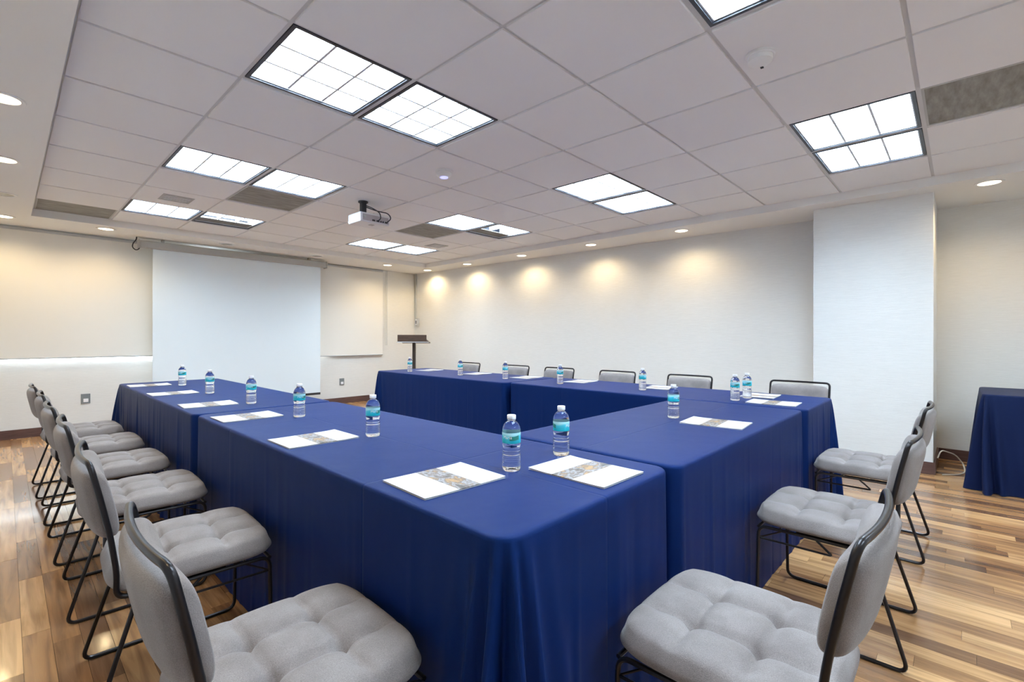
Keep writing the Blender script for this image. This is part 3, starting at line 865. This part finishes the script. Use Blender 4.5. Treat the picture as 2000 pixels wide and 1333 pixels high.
# ------------------------------------------------------------------ water bottles
def make_bottle():
    t = thing('water_bottle', 'x', 'bottle')
    prof = [(0.0005, 0.004), (0.018, 0.002), (0.024, 0.000), (0.0275, 0.003), (0.0288, 0.009)]
    z = 0.012
    while z < 0.048:                         # ribbed lower body
        prof += [(0.0292, z), (0.0288, z + 0.002), (0.0266, z + 0.0045)]; z += 0.0068
    prof += [(0.0290, 0.050), (0.0282, 0.056), (0.0262, 0.063), (0.0258, 0.067), (0.0266, 0.072), (0.0284, 0.079), (0.0288, 0.084), (0.0284, 0.0865), (0.0284, 0.1195), (0.0289, 0.122),
             (0.0283, 0.128), (0.0268, 0.1345), (0.0258, 0.1365), (0.0225, 0.144), (0.0170, 0.150), (0.0128, 0.1535), (0.0122, 0.156), (0.0138, 0.157), (0.0138, 0.1585), (0.0115, 0.159), (0.0113, 0.161), (0.0005, 0.161)]
    MB().lathe(prof, 40, close=False).build('body', M['bottle'], t, False).data.shade_smooth()
    lb = MB().lathe([(0.0289, 0.0868), (0.02905, 0.088), (0.02905, 0.118), (0.0289, 0.1192)], 40, close=False).build('label_band', M['label'], t, True)
    cv = bpy.data.curves.new('lettering', 'FONT')
    cv.body = 'María'; cv.size = 0.0135; cv.align_x = 'CENTER'; cv.resolution_u = 3
    to = bpy.data.objects.new('lettering_tmp', cv); C.objects.link(to)
    dg = bpy.context.evaluated_depsgraph_get()
    me = bpy.data.meshes.new_from_object(to.evaluated_get(dg))
    bpy.data.objects.remove(to)
    bm = bmesh.new(); bm.from_mesh(me)
    for v in bm.verts:
        a = v.co.x / 0.0292; zz = 0.1015 + v.co.y
        v.co = Vector((0.0293 * math.cos(a), 0.0293 * math.sin(a), zz))
    bm.to_mesh(me); bm.free()
    me.materials.clear(); me.materials.append(M['lettering']); me.name = 'lettering'
    ob('lettering', me, lb)
    cap = [(0.0133, 0.1592), (0.0136, 0.160), (0.0136, 0.1705), (0.0128, 0.172), (0.0005, 0.1722)]
    mb = MB()
    seg = 48
    for r_, z_ in cap:
        for i in range(seg):
            a = 2 * PI * i / seg
            rr = r_ * (1 + (0.02 if i % 2 and 0.1595 < z_ < 0.171 else 0))
            mb.v.append((rr * math.cos(a), rr * math.sin(a), z_))
    for j in range(len(cap) - 1):
        for i in range(seg):
            a, b = j * seg + i, j * seg + (i + 1) % seg
            mb.f.append((a, b, b + seg, a + seg))
    mb.build('cap', M['cap'], t, True)
    return t
bot0 = make_bottle()
BOT = [(1.032, 4.805, 'beside the folder at the far end of the left row'), (1.026, 3.99, 'second from the screen end of the left row'), (1.049, 3.206, 'third from the screen end of the left row'),
       (1.047, 2.496, 'fourth from the screen end of the left row'), (1.057, 1.793, 'fifth from the screen end of the left row'), (1.086, 1.023, 'nearest the camera, between the two large folders'),
       (1.349, 1.029, 'behind the folder with the golden picture in front'), (2.367, 1.081, 'in the middle of the short front table'), (3.302, 1.085, 'left one of the pair close together near the pillar'),
       (3.483, 1.066, 'right one of the pair close together near the pillar'), (3.441, 1.825, 'on the back row in front of the fifth chair from the lectern'), (3.389, 2.599, 'on the back row in front of the third chair from the lectern'),
       (3.418, 3.306, 'on the back row in front of the second chair from the lectern'), (3.393, 3.962, 'on the back row in front of the chair nearest the lectern'), (3.316, 4.792, 'at the far end of the back row below the lectern')]
rb = random.Random(3)
for k, (x, y, where) in enumerate(BOT):
    o = bot0 if k == 0 else copy_tree(bot0)
    o.location = (x, y, TOP)
    face = math.atan2(-y, -x)
    o.rotation_euler = (0, 0, face + {5: -0.45, 6: 1.1}.get(k, rb.uniform(-0.9, 0.9)))
    tag(o, 'clear water bottle, ' + where, 'bottle', 'water bottles on the tables')

# ------------------------------------------------------------------ folders (local +x points to the top of the page)
def make_folder():
    t = thing('paper_folder', 'x', 'folder')
    n, m_ = 14, 8
    def sheet(z0, th, ins, curl):
        v, f = [], []
        for lay in (0, 1):
            for i in range(n + 1):
                for j in range(m_ + 1):
                    u, w = i / n, j / m_
                    lift = curl * (max(0, u - 0.75) / 0.25) ** 2 * 0.004 + curl * (max(0, 0.15 - u) / 0.15) ** 2 * 0.0015
                    v.append((-0.1395 + ins + (0.279 - 2 * ins) * u, -0.108 + ins + (0.216 - 2 * ins) * w, z0 + lay * th + lift))
        k = (n + 1) * (m_ + 1)
        for i in range(n):
            for j in range(m_):
                q = i * (m_ + 1) + j
                f.append((q, q + 1, q + m_ + 2, q + m_ + 1))
                f.append((k + q, k + q + m_ + 1, k + q + m_ + 2, k + q + 1))
        edge = [i * (m_ + 1) for i in range(n + 1)] + [n * (m_ + 1) + j for j in range(1, m_ + 1)] + [i * (m_ + 1) + m_ for i in range(n - 1, -1, -1)] + [j for j in range(m_ - 1, 0, -1)]
        for a, b in zip(edge, edge[1:] + edge[:1]):
            f.append((a, b, k + b, k + a))
        mb = MB(); mb.v, mb.f = v, f
        return mb
    sheet(0.0, 0.0012, 0.0, 0).build('back_cover', M['paper'], t)
    sheet(0.0013, 0.0014, 0.003, 0.2).build('pages', M['paper'], t)
    sheet(0.0029, 0.0012, 0.0, 0.6).build('front_cover', M['folder'], t)
    return t
fol0 = make_folder()
FOL = [(0.875, 1.089, -3, 'largest one, left of the nearest bottle'), (1.231, 0.846, 89, 'with a golden picture, right of the nearest bottle'), (0.857, 1.903, 0, 'second nearest on the left row'),
       (0.857, 2.676, 0, 'third nearest on the left row'), (0.848, 3.328, -3, 'fourth nearest on the left row'), (0.838, 4.162, 0, 'second from the far end of the left row'), (0.838, 4.99, -2, 'at the far end of the left row by the screen'),
       (2.352, 0.86, 95, 'in the middle of the short front table'), (3.333, 0.863, 93, 'at the near end of the back row before the bottle pair'), (3.665, 1.035, 184, 'behind the bottle pair, in front of the chair by the pillar'),
       (3.68, 1.80, 187, 'on the back row below the fifth chair from the lectern'), (3.67, 2.577, 186, 'on the back row below the fourth chair from the lectern'), (3.65, 3.234, 185, 'on the back row below the third chair from the lectern'),
       (3.63, 3.954, 188, 'on the back row below the second chair from the lectern'), (3.60, 4.788, 190, 'at the far end of the back row below the lectern')]
for k, (x, y, a, where) in enumerate(FOL):
    o = fol0 if k == 0 else copy_tree(fol0)
    o.location = (x, y, TOP + 0.0003); o.rotation_euler = (0, 0, R(a))
    tag(o, 'white paper folder, ' + where, 'folder', 'folders on the tables')
